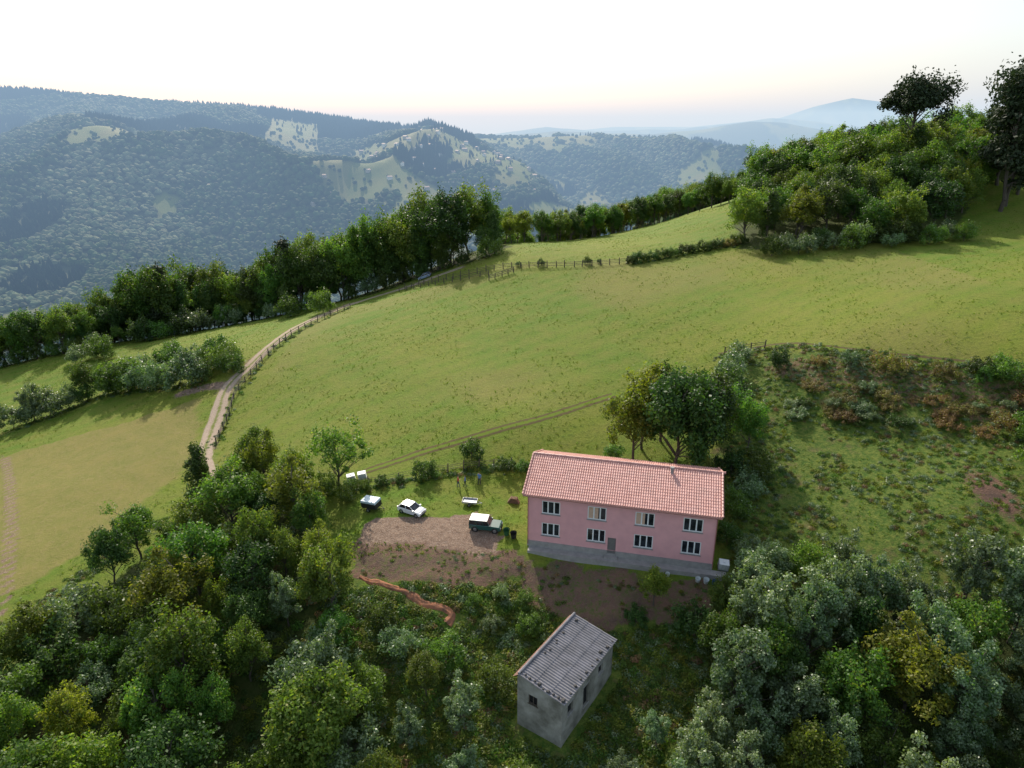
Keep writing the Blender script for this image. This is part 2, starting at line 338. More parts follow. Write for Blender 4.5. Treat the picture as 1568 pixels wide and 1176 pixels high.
NM={'g':'broadleaf_tree','d':'walnut_tree','y':'chestnut_tree','s':'willow_tree','t':'ash_tree','sp':'apple_tree','b':'shrub','bs':'willow_shrub','bd':'hazel_shrub','br':'bramble_shrub','p':'pine_tree','c':'fir_tree'}
def tree(k,x,y,h,wid=1.0,sink=0):
    me=random.choice(PR[k]);o=obj(NM[k],me);s=h/BASEH[k]
    o.location=(x,y,hz(x,y)-sink);o.scale=(s*wid,s*wid*random.uniform(.92,1.08),s);o.rotation_euler=(random.uniform(-.05,.05),random.uniform(-.05,.05),random.uniform(0,6.28))
    return o
def scatter(poly,dmin,nmax,fn,avoid=None):
    xs=[p[0] for p in poly];ys=[p[1] for p in poly];pts=[];tries=0
    while len(pts)<nmax and tries<nmax*60:
        tries+=1;x=random.uniform(min(xs),max(xs));y=random.uniform(min(ys),max(ys))
        if not inpoly(np.array([x]),np.array([y]),poly)[0]: continue
        if avoid and avoid(x,y): continue
        if all((x-a)**2+(y-b)**2>dmin*dmin for a,b in pts): pts.append((x,y));fn(x,y)
    return pts
def pick(w):
    ks=list(w);return random.choices(ks,[w[k] for k in ks])[0]
def fl_tree(x,y):
    r=random.random()
    if r<.24: tree(pick({'b':3,'bs':2,'bd':1}),x,y,random.uniform(3,4.8))
    else: tree(pick({'g':7,'d':3,'y':3,'s':1.5,'t':1}),x,y,random.uniform(5.5,9.8) if y<80 else random.uniform(8,9.6),random.uniform(.8,1.1))
scatter(FL,3.8,98,fl_tree)
def fr_tree(x,y):
    if random.random()<.12: tree(pick({'b':1,'bs':3}),x,y,random.uniform(3,5))
    else: tree(pick({'s':8,'g':2,'y':1,'t':1}),x,y,random.uniform(6,8.8)+(1.2 if y>47 and x>20 else 0),random.uniform(.85,1.05))
scatter(FR,3.5,88,fr_tree)
scatter(WH,5.2,130,lambda x,y:tree(pick({'g':6,'d':3,'y':1,'t':1}),x,y,random.uniform(9,13.5)*(1 if y>162 else .85),random.uniform(.95,1.25)))
for i in range(16):
    t=i/15;x=56+40*t;y=150+2*math.sin(i*1.9)-(1 if 8<i else 0);tree(pick({'b':3,'bd':2,'bs':3}),x,y,random.uniform(3,5))
def alongline(P,d):
    out=[]
    for (ax,ay),(bx,by) in zip(P[:-1],P[1:]):
        l=math.hypot(bx-ax,by-ay);n=max(1,int(l/d))
        for i in range(n): out.append((ax+(bx-ax)*i/n,ay+(by-ay)*i/n))
    out.append(P[-1]);return out
for x,y in alongline(WOOD,4.0):
    H=float(np.interp(x,[-112,-103,-92,-78,-62,-43,-28,-14,-6],[11,18,20,14,17,19,18,19,13]))
    for r in range(3):
        if x>-20 and r>1: continue
        tree(pick({'g':7,'d':3,'t':2}),x+random.uniform(-2,2),y+r*5.5+random.uniform(-1.5,1.5)+1.5,H*random.uniform(.75,1.0)*(1+.06*r),random.uniform(.75,.98))
    tree(pick({'g':3,'d':3}),x+random.uniform(-2,2),y+1,random.uniform(6,10),1.1)
    tree(pick({'b':2,'bd':2,'bs':1}),x+random.uniform(-2,2),y-1.5,random.uniform(3,5))
tree('c',-60,180,19);tree('c',-92,178,18)
for x,y in alongline([(-150,155),(-125,162),(-116,163),(-105,166)],3.8):
    for r in range(3): tree(pick({'g':4,'d':3}),x+random.uniform(-2,2),y+r*5+random.uniform(-1,1),random.uniform(8,12))
    tree('b',x,y-2,3.4)
for x,y in alongline([(-6,186),(12,196),(33,214),(55,228),(66,214)],4.5):
    for r in range(2): tree(pick({'g':4,'d':3,'y':1}),x+random.uniform(-2,2),y+5+r*6,random.uniform(7,10))
for x,y in alongline([(-10,235),(20,250),(58,285),(90,315),(121,340),(160,350)],7):
    for r in range(3): tree(pick({'g':4,'d':4}),x+random.uniform(-3,3),y+r*8-6,random.uniform(9,13))
for x,y in alongline([(-94.7,120.4),(-89.6,122.5),(-84.3,127),(-80.1,128.5),(-70.8,124.4),(-60.7,122.1),(-57.5,121.5)],2.6):
    tree(pick({'bs':5,'b':2,'bd':2}),x+random.uniform(-1,1),y+random.uniform(-1,1),random.uniform(3.2,6),random.uniform(.8,1.1))
    if random.random()<.3: tree('s' if random.random()<.6 else 'g',x,y+1.5,random.uniform(5.5,7.5))
for x,y in alongline([(-104,163),(-98.7,167),(-88,168),(-80,171),(-72,174)],3.2):
    tree(pick({'bs':3,'b':3,'bd':2,'g':1}),x+random.uniform(-1.5,1.5),y+random.uniform(-1.5,1.5),random.uniform(3.5,6.5))
for x,y in [(-98,156),(-95,153),(-101,152),(-56.5,127.8),(-54.5,126),(-59,128),(-52.5,123),(-68,131),(-78,136),(-44,158),(-50,168),(-54,164),(-61,170),(-64,134),(-59,132),(-72,140)]:
    tree(pick({'b':2,'bd':2,'bs':2}),x,y,random.uniform(2.5,5))
for x,y in alongline([(-100,118),(-97,112),(-93,106)],2.5): tree('g',x,y,random.uniform(6,8))
for x,y in alongline(HEDGE,1.3): tree(pick({'bd':4,'b':2,'br':1}),x,y,random.uniform(1.2,2.4),1.2)
for x,y in alongline([(-1,156.5),(9,154),(22,154)],2.4):
    if random.random()<.45: tree('bd',x,y,random.uniform(.8,1.6))
for x,y in alongline(F3,2.0):
    if random.random()<.75 and not (-9<x<-2): tree(pick({'bd':4,'b':1}),x,y-.8,random.uniform(.9,1.8),1.1)
tree('bd',-11.5,80.8,2.6);tree('bd',-5.4,84.3,2.8);tree('b',-24,79.5,2.6);tree('b',-21,77,2)
tree('sp',-22.5,80,9.2,1.05)
tree('y',16.0,82.4,11.2,.95);tree('y',17.8,85.5,11.5,.9);tree('d',21.0,80.2,14.2,.95);tree('d',25.5,85.5,11,1.0);tree('d',20.5,87,11,.9);tree('d',24.2,81.5,11.5,.9)
tree('b',13.2,83,2.4);tree('g',31.5,84,7,.9);tree('bd',28,79,3.6);tree('bs',28.5,75,3.4);tree('b',31,78.5,3.6);tree('b',26.5,72,3)
tree('b',30,90,5);tree('bd',32,95,4.5);tree('bs',33,100,4);tree('bs',36,104,3)
for x,y in [(40.6,100.4),(45.5,98.2),(49.2,95.7),(54,93.5),(60,91),(64,89.5)]: tree(pick({'bd':3,'bs':3,'br':2}),x,y-.6,random.uniform(1.8,3.4))
for i in range(60):
    x=random.uniform(38,88);y=97-(x-38)*.42+random.uniform(-7,0);tree(pick({'br':6,'bd':1,'bs':4}),x,y-1,random.uniform(.7,1.7),1.5)
for i in range(40):
    x=random.uniform(60,84);y=random.uniform(60,88)
    tree(pick({'br':3,'bd':3,'b':4}),x,y,random.uniform(1.8,4.6))
for x,y,h,k in [(-8,50.5,4.8,'g'),(-4.2,47.5,5.6,'s'),(-1.5,51,3.0,'b'),(-6,53.5,3.2,'b'),(-11,54.5,3.0,'bs'),(-9,46,4.6,'s'),(-4,43,4.2,'s'),(1,41.5,3.4,'b'),(5,40,3.8,'g'),(-11.5,42,5.4,'g'),(14.6,59.3,4.6,'y'),(12.5,46,3.6,'s'),(-2,57.5,1.6,'bs'),(2,57.5,2.0,'b'),(-12.8,57,2.6,'b'),(18,56,3.4,'bd'),(21,57.5,4.6,'g'),(12.5,57.5,2.0,'bd'),(24.5,59.5,6.0,'s'),(27,60.5,5.5,'s'),(30,60,6,'g'),(34,60.5,6.5,'s'),(26,64,3.0,'bs'),(24,67,2.4,'b'),(-4,60,1.3,'b'),(-1,61,1.6,'bs'),(1.5,60,1.8,'b'),(-14,45,4,'bs'),(-13.5,50,3.4,'b'),(9,42,4,'s'),(11,38,5,'s'),(-17.5,56,3,'b'),(-19,61,2.5,'bs')]: tree(k,x,y,h)
tree('p',106,195,25,1.0);tree('c',118,172,30,1.0);tree('p',121,174,31,.85);tree('p',126,178,28,.85);tree('c',124,183,27,1.0)
# ------------------------------------------------------------------ instanced masses
def gn_scatter(name,pts,scl,idx,protos,mat=None):
    coll=bpy.data.collections.new(name+'_parts')
    for i,(nm,pm) in enumerate(protos):
        coll.objects.link(bpy.data.objects.new('%s_%02d'%(nm,i),pm))
    me=bpy.data.meshes.new(name);me.vertices.add(len(pts));me.vertices.foreach_set('co',np.asarray(pts,np.float32).ravel())
    a=me.attributes.new('scl','FLOAT','POINT');a.data.foreach_set('value',np.asarray(scl,np.float32))
    a=me.attributes.new('pidx','INT','POINT');a.data.foreach_set('value',np.asarray(idx,np.int32))
    a=me.attributes.new('rotz','FLOAT','POINT');a.data.foreach_set('value',rng.uniform(0,6.28,len(pts)).astype(np.float32))
    o=obj(name,me);ng=bpy.data.node_groups.new(name,'GeometryNodeTree')
    ng.interface.new_socket('Geometry',in_out='INPUT',socket_type='NodeSocketGeometry');ng.interface.new_socket('Geometry',in_out='OUTPUT',socket_type='NodeSocketGeometry')
    gi=ng.nodes.new('NodeGroupInput');go=ng.nodes.new('NodeGroupOutput')
    ci=ng.nodes.new('GeometryNodeCollectionInfo');ci.inputs[0].default_value=coll;ci.inputs[1].default_value=True;ci.inputs[2].default_value=True
    ip=ng.nodes.new('GeometryNodeInstanceOnPoints');ip.inputs['Pick Instance'].default_value=True
    def na(n,t):
        x=ng.nodes.new('GeometryNodeInputNamedAttribute');x.data_type=t;x.inputs[0].default_value=n
        return [s for s in x.outputs if s.enabled and s.name=='Attribute'][0]
    cx=ng.nodes.new('ShaderNodeCombineXYZ');ng.links.new(na('rotz','FLOAT'),cx.inputs[2])
    ng.links.new(gi.outputs[0],ip.inputs['Points']);ng.links.new(ci.outputs[0],ip.inputs['Instance']);ng.links.new(na('pidx','INT'),ip.inputs['Instance Index'])
    ng.links.new(cx.outputs[0],ip.inputs['Rotation']);ng.links.new(na('scl','FLOAT'),ip.inputs['Scale'])
    ng.links.new(ip.outputs[0],go.inputs[0])
    md=o.modifiers.new('scatter','NODES');md.node_group=ng;return o
def far_crown(name,rx,rz,mat,seed,cone=False):
    bm=bmesh.new();bmesh.ops.create_icosphere(bm,subdivisions=2,radius=1);rg=random.Random(seed)
    for v in bm.verts:
        k=1+rg.uniform(-.25,.25);z=v.co.z
        if cone: k*=max(.08,(1-z)*.62);v.co=Vector((v.co.x*rx*k,v.co.y*rx*k,z*rz+rz*.9))
        else: v.co=Vector((v.co.x*rx*k,v.co.y*rx*k,z*rz*(1+rg.uniform(-.2,.2))+rz*.75))
    me=bpy.data.meshes.new(name);bm.to_mesh(me);bm.free();me.materials.append(mat)
    a=me.attributes.new('leaf','FLOAT','POINT');a.data.foreach_set('value',np.random.default_rng(seed).random(len(me.vertices)).astype(np.float32))
    return me
M_FAR=leafmat('far_foliage',(.026,.048,.014),(.052,.08,.024),0,.8,.03,.45,.1)
M_FARD=leafmat('far_conifer',(.009,.022,.013),(.022,.036,.02),0,.8,.02,.3,.1)
M_FARL=leafmat('far_foliage_light',(.065,.085,.038),(.105,.13,.065),0,.8,.03,.4,.1)
protos=[('far_crown',far_crown('fc0',4.6,4.2,M_FAR,1)),('far_crown',far_crown('fc1',4.2,5,M_FAR,2)),('far_crown',far_crown('fc2',4.4,3.6,M_FARL,3)),('far_crown',far_crown('fc3',3.2,7,M_FARD,4,True)),('far_crown',far_crown('fc4',3,6.5,M_FARD,5,True))]
nF=90000;yy=330+(2650-330)*rng.random(nF)**.8;xx=(rng.random(nF)*2-1)*(yy*.82+60)
clr=clearing(xx,yy);keep=(~clr)|(rng.random(nF)<.10)
xx=xx[keep];yy=yy[keep];clr=clr[keep];zz=height(xx,yy)
con=(fbm(xx/300,yy/380,2,91)+np.clip((zz-20)/450,-.2,.35)>.55)
light=(fbm(xx/150,yy/150,3,55)>.54)
idx=np.where(con,rng.integers(3,5,len(xx)),np.where(light,2,rng.integers(0,2,len(xx))))
gn_scatter('distant_forest',np.c_[xx,yy,zz-.5],rng.uniform(.65,1.4,len(xx))*np.clip(.7+yy/3200,0.7,1.4)*np.where(clr,.6,1),idx,protos)
def ucl(name,mats,seed,n=150,r=.5,ls=.09,flat=.7):
    rg=np.random.default_rng(seed);d=rg.normal(size=(n,3));d/=np.linalg.norm(d,axis=1,keepdims=True);d[:,2]=np.abs(d[:,2])
    c=d*r*rg.uniform(.4,1.1,n)[:,None]*np.array([1,1,flat]);LV=leaves(c,d+rg.normal(size=(n,3))*.5+[0,0,.4],ls,rg,.5)
    me=mesh(name,LV,[(4*i,4*i+1,4*i+2,4*i+3) for i in range(n)],mats)
    a=me.attributes.new('leaf','FLOAT','POINT');a.data.foreach_set('value',np.repeat(rg.random(n),4).astype(np.float32));return me
def tuft(name,mat,seed,n=12,h=.2,r=.22):
    rg=np.random.default_rng(seed);V=[];F=[]
    for i in range(n):
        a=rg.uniform(0,6.28);d=np.array([math.cos(a),math.sin(a),0]);s=np.array([-d[1],d[0],0])*.03;b0=d*rg.uniform(0,r*.5);t=d*rg.uniform(.3,1.1)*r+[0,0,h*rg.uniform(.4,1.0)]
        k=len(V);V+=[b0-s,b0+s,t+s*.4,t-s*.4];F.append((k,k+1,k+2,k+3))
    me=mesh(name,V,F,mat);a=me.attributes.new('leaf','FLOAT','POINT');a.data.foreach_set('value',np.repeat(rg.random(n),4).astype(np.float32));return me
up=[('fern',ucl('uc0',M_LEAF,31)),('fern',ucl('uc1',M_LEAFY,32)),('fern',ucl('uc2',M_LEAFS,33)),('fern',ucl('uc3',M_LEAFB,34)),('fern',ucl('uc4',M_LEAFD,35))]
def polypts(P,n,fn=None):
    xs=np.array([p[0] for p in P]);ys=np.array([p[1] for p in P]);x=rng.uniform(xs.min(),xs.max(),n);y=rng.uniform(ys.min(),ys.max(),n)
    k=inpoly(x,y,P);return x[k],y[k]
def notbuilt(x,y):
    a=R(-13.5);lx=(x-1.75)*math.cos(a)+(y-67.18)*math.sin(a);ly=-(x-1.75)*math.sin(a)+(y-67.18)*math.cos(a)
    k=~((lx>-1)&(lx<21.6)&(ly>-1.8)&(ly<11.4))
    cx,cy=x-4.3,y-45.2;bx=cx*.569+cy*.822;by=-cx*.822+cy*.569
    return k&~((bx>-.8)&(bx<10.6)&(by>-.8)&(by<5.8))&~inpoly(x,y,YARD)
X=[];Y=[];Sx=[];Ix=[]
LOWC=[(-20,36),(-20,61),(-5,62.5),(1,63),(24,60),(22,52),(13,46),(13,36)]
for P,n,smin,smax,w in ((BRUSH,9500,.3,1.0,[.32,.30,.24,.10,.04]),(CUT,1500,.3,.9,[.1,.1,.25,.5,.05]),(LOWC,9500,.4,1.4,[.42,.36,.14,.05,.03]),(FL,2500,.8,1.6,[.4,.2,.15,.05,.2]),(FR,1500,.8,1.6,[.3,.15,.35,0,.2]),(BANK,420,.2,.6,[.4,.3,.15,.15,0]),(BANK2,300,.3,.8,[.4,.3,.15,.15,0])):
    x,y=polypts(P,n);k=notbuilt(x,y)
    if P is BRUSH: k&=(fbm(x/5,y/5,3,44)>.42)
    if P is LOWC: k&=~(inpoly(x,y,BANK)|inpoly(x,y,BANK2)|(dline(x,y,TRENCH)<.7))
    if P in (BANK,BANK2): k&=(fbm(x/2.5,y/2.5,2,48)>.45)
    x=x[k];y=y[k];X.append(x);Y.append(y);Sx.append(rng.uniform(smin,smax,len(x)));Ix.append(rng.choice(5,len(x),p=w))
for P,n in ((HEDGE,150),(F3,260),(F1,160),([(-94,120),(-80,128),(-58,121.5)],500),(WOOD,500),(RTRACK,350),([(-55,60),(-50,70),(-46,80)],200)):
    pl=alongline(P,.4);k=rng.integers(0,len(pl),n);x=np.array([pl[i][0] for i in k])+rng.normal(0,.6,n);y=np.array([pl[i][1] for i in k])+rng.normal(0,.6,n)-.3
    X.append(x);Y.append(y);Sx.append(rng.uniform(.4,1.1,n));Ix.append(rng.choice(5,n,p=[.35,.2,.2,.05,.2]))
X=np.concatenate(X);Y=np.concatenate(Y)
gn_scatter('undergrowth',np.c_[X,Y,height(X,Y)-.05],np.concatenate(Sx),np.concatenate(Ix),up)
M_GR=leafmat('grass_blade',(.10,.16,.018),(.19,.22,.04),.45,.6,.03,.3,.2)
tp=[('tuft',tuft('tf%d'%i,M_GR,40+i)) for i in range(3)]
n=55000;x=-125+275*rng.random(n);y=66+155*rng.random(n)**1.4
k=notbuilt(x,y)&~inpoly(x,y,LFIELD)&(fbm(x/7,y/7,3,71)>.42)&(dline(x,y,TRACK)>1.6)
x=x[k];y=y[k]
gn_scatter('grass_tufts',np.c_[x,y,height(x,y)-.03],rng.uniform(.4,1.2,len(x)),rng.integers(0,3,len(x)),tp)
# ------------------------------------------------------------------ tracks
def smoothline(P,step):
    P=[np.array(p,float) for p in P];P=[2*P[0]-P[1]]+P+[2*P[-1]-P[-2]];out=[]
    for i in range(1,len(P)-2):
        a,b,c,d=P[i-1:i+3];n=max(2,int(np.linalg.norm(c-b)/step))
        for k in range(n):
            t=k/n;out.append(.5*((2*b)+(-a+c)*t+(2*a-5*b+4*c-d)*t*t+(-a+3*b-3*c+d)*t**3))
    out.append(P[-2]);return np.array(out)
def strip(name,P,w,mat,lift=.05,mound=0,nw=9,step=.6):
    S=smoothline(P,step);T=np.gradient(S,axis=0);T/=np.linalg.norm(T,axis=1,keepdims=True);Nn=np.c_[-T[:,1],T[:,0]];V=[];A_=[]
    u=np.linspace(-1,1,nw)
    for i in range(len(S)):
        q=i*step;ww=w/2*(1+(.9 if mound else .22)*(vn(np.array(q*.6),np.array(3.),3)-.5))
        for a in u:
            p=S[i]+Nn[i]*a*ww+(Nn[i]*.35*(float(vn(np.array(q*.8),np.array(9.),8))-.5) if mound else 0);V.append((p[0],p[1],hz(p[0],p[1])+lift*(1-abs(a)**4*1.6)+mound*((1-a*a)*(.2+1.6*float(vn(np.array(q*2.3+a*2),np.array(a*3),5)))-.35*abs(a)**3)));A_.append(a)
    F=[(i*nw+j,i*nw+j+1,(i+1)*nw+j+1,(i+1)*nw+j) for i in range(len(S)-1) for j in range(nw-1)]
    me=mesh(name,V,F,mat,smooth=True);a=me.attributes.new('across','FLOAT','POINT');a.data.foreach_set('value',np.array(A_,np.float32));return obj(name,me)
def trackmat(name,da,db,gr,lo,hi):
    m,nt,bs=newmat(name);g=nt.nodes.new('ShaderNodeNewGeometry').outputs['Position']
    a=N(nt,'ShaderNodeAttribute',attribute_name='across');n1=noise(nt,g,1.6,5,.7);n2=noise(nt,g,6,4)
    ab=math_(nt,'ABSOLUTE',a.outputs['Fac']);f=math_(nt,'ABSOLUTE',math_(nt,'SUBTRACT',ab,.5))
    f=ramp(nt,math_(nt,'ADD',f,math_(nt,'MULTIPLY',math_(nt,'SUBTRACT',n1,.5),.7)),lo,hi)
    d=mixc(nt,ramp(nt,n2,.35,.7),da,db);L(nt,mixc(nt,f,d,gr),bs.inputs['Base Color']);bs.inputs['Roughness'].default_value=.95;bs.inputs['Specular IOR Level'].default_value=.15;bump(nt,bs,n1,.5,.1);return m
M_TRACK=trackmat('track_dirt',(.42,.33,.25),(.29,.21,.155),(.15,.17,.04),.22,.48)
M_TRACK2=trackmat('rutted_grass',(.12,.085,.04),(.085,.065,.03),(.13,.18,.02),.10,.32)
strip('farm_track',TRACK,3.0,M_TRACK)
strip('meadow_track',MTRACK,2.0,M_TRACK2,.03);strip('meadow_track',RTRACK,2.4,M_TRACK2,.03)
M_RED=simple('red_soil',(.38,.15,.07),.95,col2=(.15,.075,.045),scale=1.6,bstr=.9)
strip('soil_trench',TRENCH,.8,M_RED,.02,.15,13,.25)
# ------------------------------------------------------------------ fences
M_WOOD=simple('weathered_wood',(.10,.08,.06),.9,scale=6)
def fence(name,P,step=2.4,h=1.3,rails=(.45,.8,1.12),rr=.045,pr=.11):
    b=B();S=smoothline(P,.3);d=np.r_[0,np.cumsum(np.hypot(*np.diff(S,axis=0).T))];n=int(d[-1]/step)
    tp=[]
    for i in range(n+1):
        q=i*step+random.uniform(-.2,.2);x=float(np.interp(q,d,S[:,0]));y=float(np.interp(q,d,S[:,1]));z=hz(x,y)
        hh=h*random.uniform(.85,1.15);lx,ly=random.uniform(-.1,.1),random.uniform(-.1,.1)
        b.tube((x,y,z-.2),(x+lx,y+ly,z+hh),pr,pr*.8,0,6);tp.append((x,y,z,lx/h,ly/h))
    for p,q in zip(tp[:-1],tp[1:]):
        for r in rails: b.tube((p[0]+p[3]*r,p[1]+p[4]*r,p[2]+r),(q[0]+q[3]*r,q[1]+q[4]*r,q[2]+r-random.uniform(0,.05)),rr,rr,0,4,False)
    return b.make(name,[M_WOOD])
fence('wooden_fence',F1);fence('wooden_fence',F2,2.0,1.4);fence('wire_fence',F3,2.1,1.3,(.5,.85,1.1),.025,.09)
fence('wooden_fence',[(-5.2,150.6),(-2,151.5),(.9,153)],1.5,1.3,rr=.07);fence('wire_fence',[(34.5,107.5),(38,106.5),(42,105.5)],2,1.3)
fence('wire_fence',[(-27,163.2),(-13.5,155.5),(-5,153.5)],2.2,1.2)
# ------------------------------------------------------------------ farmhouse
M_PINK=simple('pink_render',(.78,.40,.40),.85,var=.12,scale=.8,bstr=.1)
M_CONC=simple('concrete',(.34,.32,.30),.9,scale=1.5,bstr=.3)
M_WHITE=simple('white_paint',(.80,.80,.78),.45,var=.06)
m,nt,bs=newmat('window_glass');g=nt.nodes.new('ShaderNodeTexCoord').outputs['Object'];L(nt,mixc(nt,ramp(nt,noise(nt,g,1.1,2),.4,.6),(.012,.014,.018),(.035,.04,.05)),bs.inputs['Base Color']);bs.inputs['Roughness'].default_value=.06;M_GLASS=m
M_CURT=simple('peach_curtain',(.62,.42,.30),.9,var=.15,scale=4)
M_DOOR=simple('grey_door',(.18,.17,.16),.6,scale=5)
def tilemat(name,ca,cb,cc):
    m,nt,bs=newmat(name);g=nt.nodes.new('ShaderNodeTexCoord').outputs['Object']
    mp=nt.nodes.new('ShaderNodeMapping');mp.inputs['Scale'].default_value=(4,2.4,1);L(nt,g,mp.inputs[0])
    vo=nt.nodes.new('ShaderNodeTexVoronoi');vo.inputs['Scale'].default_value=1;L(nt,mp.outputs[0],vo.inputs[0])
    s=nt.nodes.new('ShaderNodeSeparateColor');L(nt,vo.outputs['Color'],s.inputs[0])
    c=mixc(nt,s.outputs[0],ca,cb);c=mixc(nt,math_(nt,'MULTIPLY',ramp(nt,noise(nt,g,.7,5,.7),.5,.75),.6),c,cc)
    L(nt,c,bs.inputs['Base Color']);bs.inputs['Roughness'].default_value=.5;bump(nt,bs,noise(nt,g,12,3),.25,.02);return m
M_TILE=tilemat('terracotta_tiles',(.52,.25,.205),(.62,.33,.28),(.38,.22,.19))
M_TILEO=tilemat('old_tiles',(.30,.15,.10),(.38,.22,.16),(.20,.15,.12))
house=empty('farmhouse',(1.75,67.18,0),R(-13.5))
LEN,DEP=20.1,10.4
wins=[]
for cx in (2.6,7.65,12.75,17.75):
    wins+=[(cx-1.02,cx+1.02,4.35,5.95),(cx-1.02,cx+1.02,1.6,3.2)]
door=(8.95,9.85,.35,2.35)
def wall_open(b,holes,x0,x1,z0,z1,y,m,rev=.22):
    xs=sorted({x0,x1,*[h[0] for h in holes],*[h[1] for h in holes]});zs=sorted({z0,z1,*[h[2] for h in holes],*[h[3] for h in holes]})
    for i in range(len(xs)-1):
        for j in range(len(zs)-1):
            cx,cz=(xs[i]+xs[i+1])/2,(zs[j]+zs[j+1])/2
            if any(h[0]<cx<h[1] and h[2]<cz<h[3] for h in holes): continue
            b.quad((xs[i],y,zs[j]),(xs[i+1],y,zs[j]),(xs[i+1],y,zs[j+1]),(xs[i],y,zs[j+1]),m)
    for h in holes:
        a,c,d,e=h
        b.quad((a,y,d),(a,y+rev,d),(a,y+rev,e),(a,y,e),m);b.quad((c,y,d),(c,y,e),(c,y+rev,e),(c,y+rev,d),m)
        b.quad((a,y,d),(c,y,d),(c,y+rev,d),(a,y+rev,d),m);b.quad((a,y,e),(a,y+rev,e),(c,y+rev,e),(c,y,e),m)
b=B()
holes=wins+[(door[0],door[1],.75,door[3])]
wall_open(b,holes,0,LEN,.75,6.95,0,0)
for x in (0,LEN): b.poly([(x,0,.75),(x,0,6.95),(x,DEP/2,6.9+.4035*DEP/2),(x,DEP,6.95),(x,DEP,.75)],0)
b.poly([(0,DEP,.75),(0,DEP,6.95),(LEN,DEP,6.95),(LEN,DEP,.75)],0)
b.make('walls',[M_PINK],house)
b=B();b.box(-.04,door[0],-.05,.3,-2.5,.75);b.box(door[1],LEN+.04,-.05,.3,-2.5,.75);b.box(door[0],door[1],-.03,.3,-2.5,.35);b.box(-.04,.0,.3,DEP,-1,.75);b.box(LEN,LEN+.04,.3,DEP,-2,.75);b.box(-.04,LEN+.04,DEP,DEP+.04,-1,.75)
b.box(.2,LEN+1.5,-1.0,-.05,-2.5,.02);b.box(8.7,10.1,-.6,-.05,.02,.2);b.make('plinth',[M_CONC],house)
b=B();gl=B();cu=B();si=B()
for i,(x0,x1,z0,z1) in enumerate(wins):
    t=.11
    b.box(x0,x1,.05,.13,z0,z0+t);b.box(x0,x1,.05,.13,z1-t,z1);b.box(x0,x0+t,.05,.13,z0+t,z1-t);b.box(x1-t,x1,.05,.13,z0+t,z1-t)
    w=(x1-x0)/3
    for k in (1,2): b.box(x0+w*k-.07,x0+w*k+.07,.05,.13,z0+t,z1-t)
    gl.quad((x0,.115,z0),(x1,.115,z0),(x1,.115,z1),(x0,.115,z1))
    if i==2: cu.box(x0+.1,x0+w*1.7,.098,.108,z0+.1,z1-.1)
    if i==4: cu.box(x0+.1,x0+w*1.5,.098,.108,z0+.1,z1-.1)
    si.box(x0-.08,x1+.08,-.09,.05,z0-.07,z0)
b.make('window_frames',[M_WHITE],house);gl.make('window_panes',[M_GLASS],house);cu.make('curtains',[M_CURT],house);si.make('window_sills',[M_CONC],house)
b=B();b.box(door[0],door[1],.1,.16,.35,door[3]);b.box(door[0]+.12,door[1]-.12,.085,.1,.5,1.2);b.box(door[0]+.12,door[1]-.12,.085,.1,1.35,2.2);b.make('front_door',[M_DOOR],house)
def tiled(name,x0,x1,ytop,ybot,ztop,zbot,pitch,rows,amp,mats,parent,step=.035,thick=.1):
    nx=int((x1-x0)/pitch)*6;X=np.linspace(x0,x1,nx+1);ph=(X-x0)/pitch*2*math.pi
    wave=amp*(np.abs(np.cos(ph/2))**.8*2-1);V=[];F=[]
    rowsv=[]
    for r in range(rows):
        for e in (0,1):
            t=(r+e)/rows;y=ytop+(ybot-ytop)*t;z=ztop+(zbot-ztop)*t+(step if e else 0)
            rowsv.append(np.c_[X,np.full(nx+1,y),z+wave])
    y=ybot;rowsv.append(np.c_[X,np.full(nx+1,y),np.full(nx+1,zbot-thick)])
    V=np.vstack(rowsv);m_=nx+1
    for r in range(len(rowsv)-1):
        for i in range(nx): F.append((r*m_+i,(r+1)*m_+i,(r+1)*m_+i+1,r*m_+i+1))
    return obj(name,mesh(name,V,F,mats),parent)
ez=6.72;rz_=ez+.4035*(DEP/2+.5)
tiled('roof_front',-.45,LEN+.45,DEP/2,-.5,rz_,ez,.25,15,.04,[M_TILE],house)
tiled('roof_back',-.45,LEN+.45,DEP/2,DEP+.5,rz_,ez,.25,15,.04,[M_TILE],house)
b=B()
x=-.45
while x<LEN+.4: b.tube((x,DEP/2,rz_+.0),(x+.44,DEP/2,rz_+.03),.13,.15,0,10);x+=.41
for s in (1,-1):
    for xe in (-.47,LEN+.47):
        ya,yb=DEP/2,(-.5 if s>0 else DEP+.5)
        k=0
        while k<14:
            t0,t1=k/14,(k+1.05)/14
            b.tube((xe,ya+(yb-ya)*t0,rz_+(ez-rz_)*t0+.04),(xe,ya+(yb-ya)*t1,rz_+(ez-rz_)*t1+.07),.10,.12,0,8);k+=1
b.make('ridge_tiles',[M_TILE],house)
b=B();b.box(-.4,LEN+.4,-.42,0,6.5,6.56);b.box(-.4,-.02,-.42,DEP+.4,6.45,6.5);b.make('soffit',[M_WHITE],house)
b=B();b.tube((-.45,-.58,6.62),(LEN+.45,-.58,6.58),.07,.07,0,8);b.tube((LEN+.02,-.12,6.5),(LEN+.02,-.12,.3),.045,.045,0,8);b.tube((.05,-.12,6.5),(.05,-.12,.3),.045,.045,0,8);b.make('gutter',[simple('gutter_copper',(.36,.16,.12),.5)],house)
b=B();b.tube((15.2,DEP/2-.7,8.4),(15.2,DEP/2-.7,9.25),.17,.17,0,12);b.tube((15.2,DEP/2-.7,9.25),(15.2,DEP/2-.7,9.42),.26,.22,0,12);b.make('flue',[M_CONC],house)
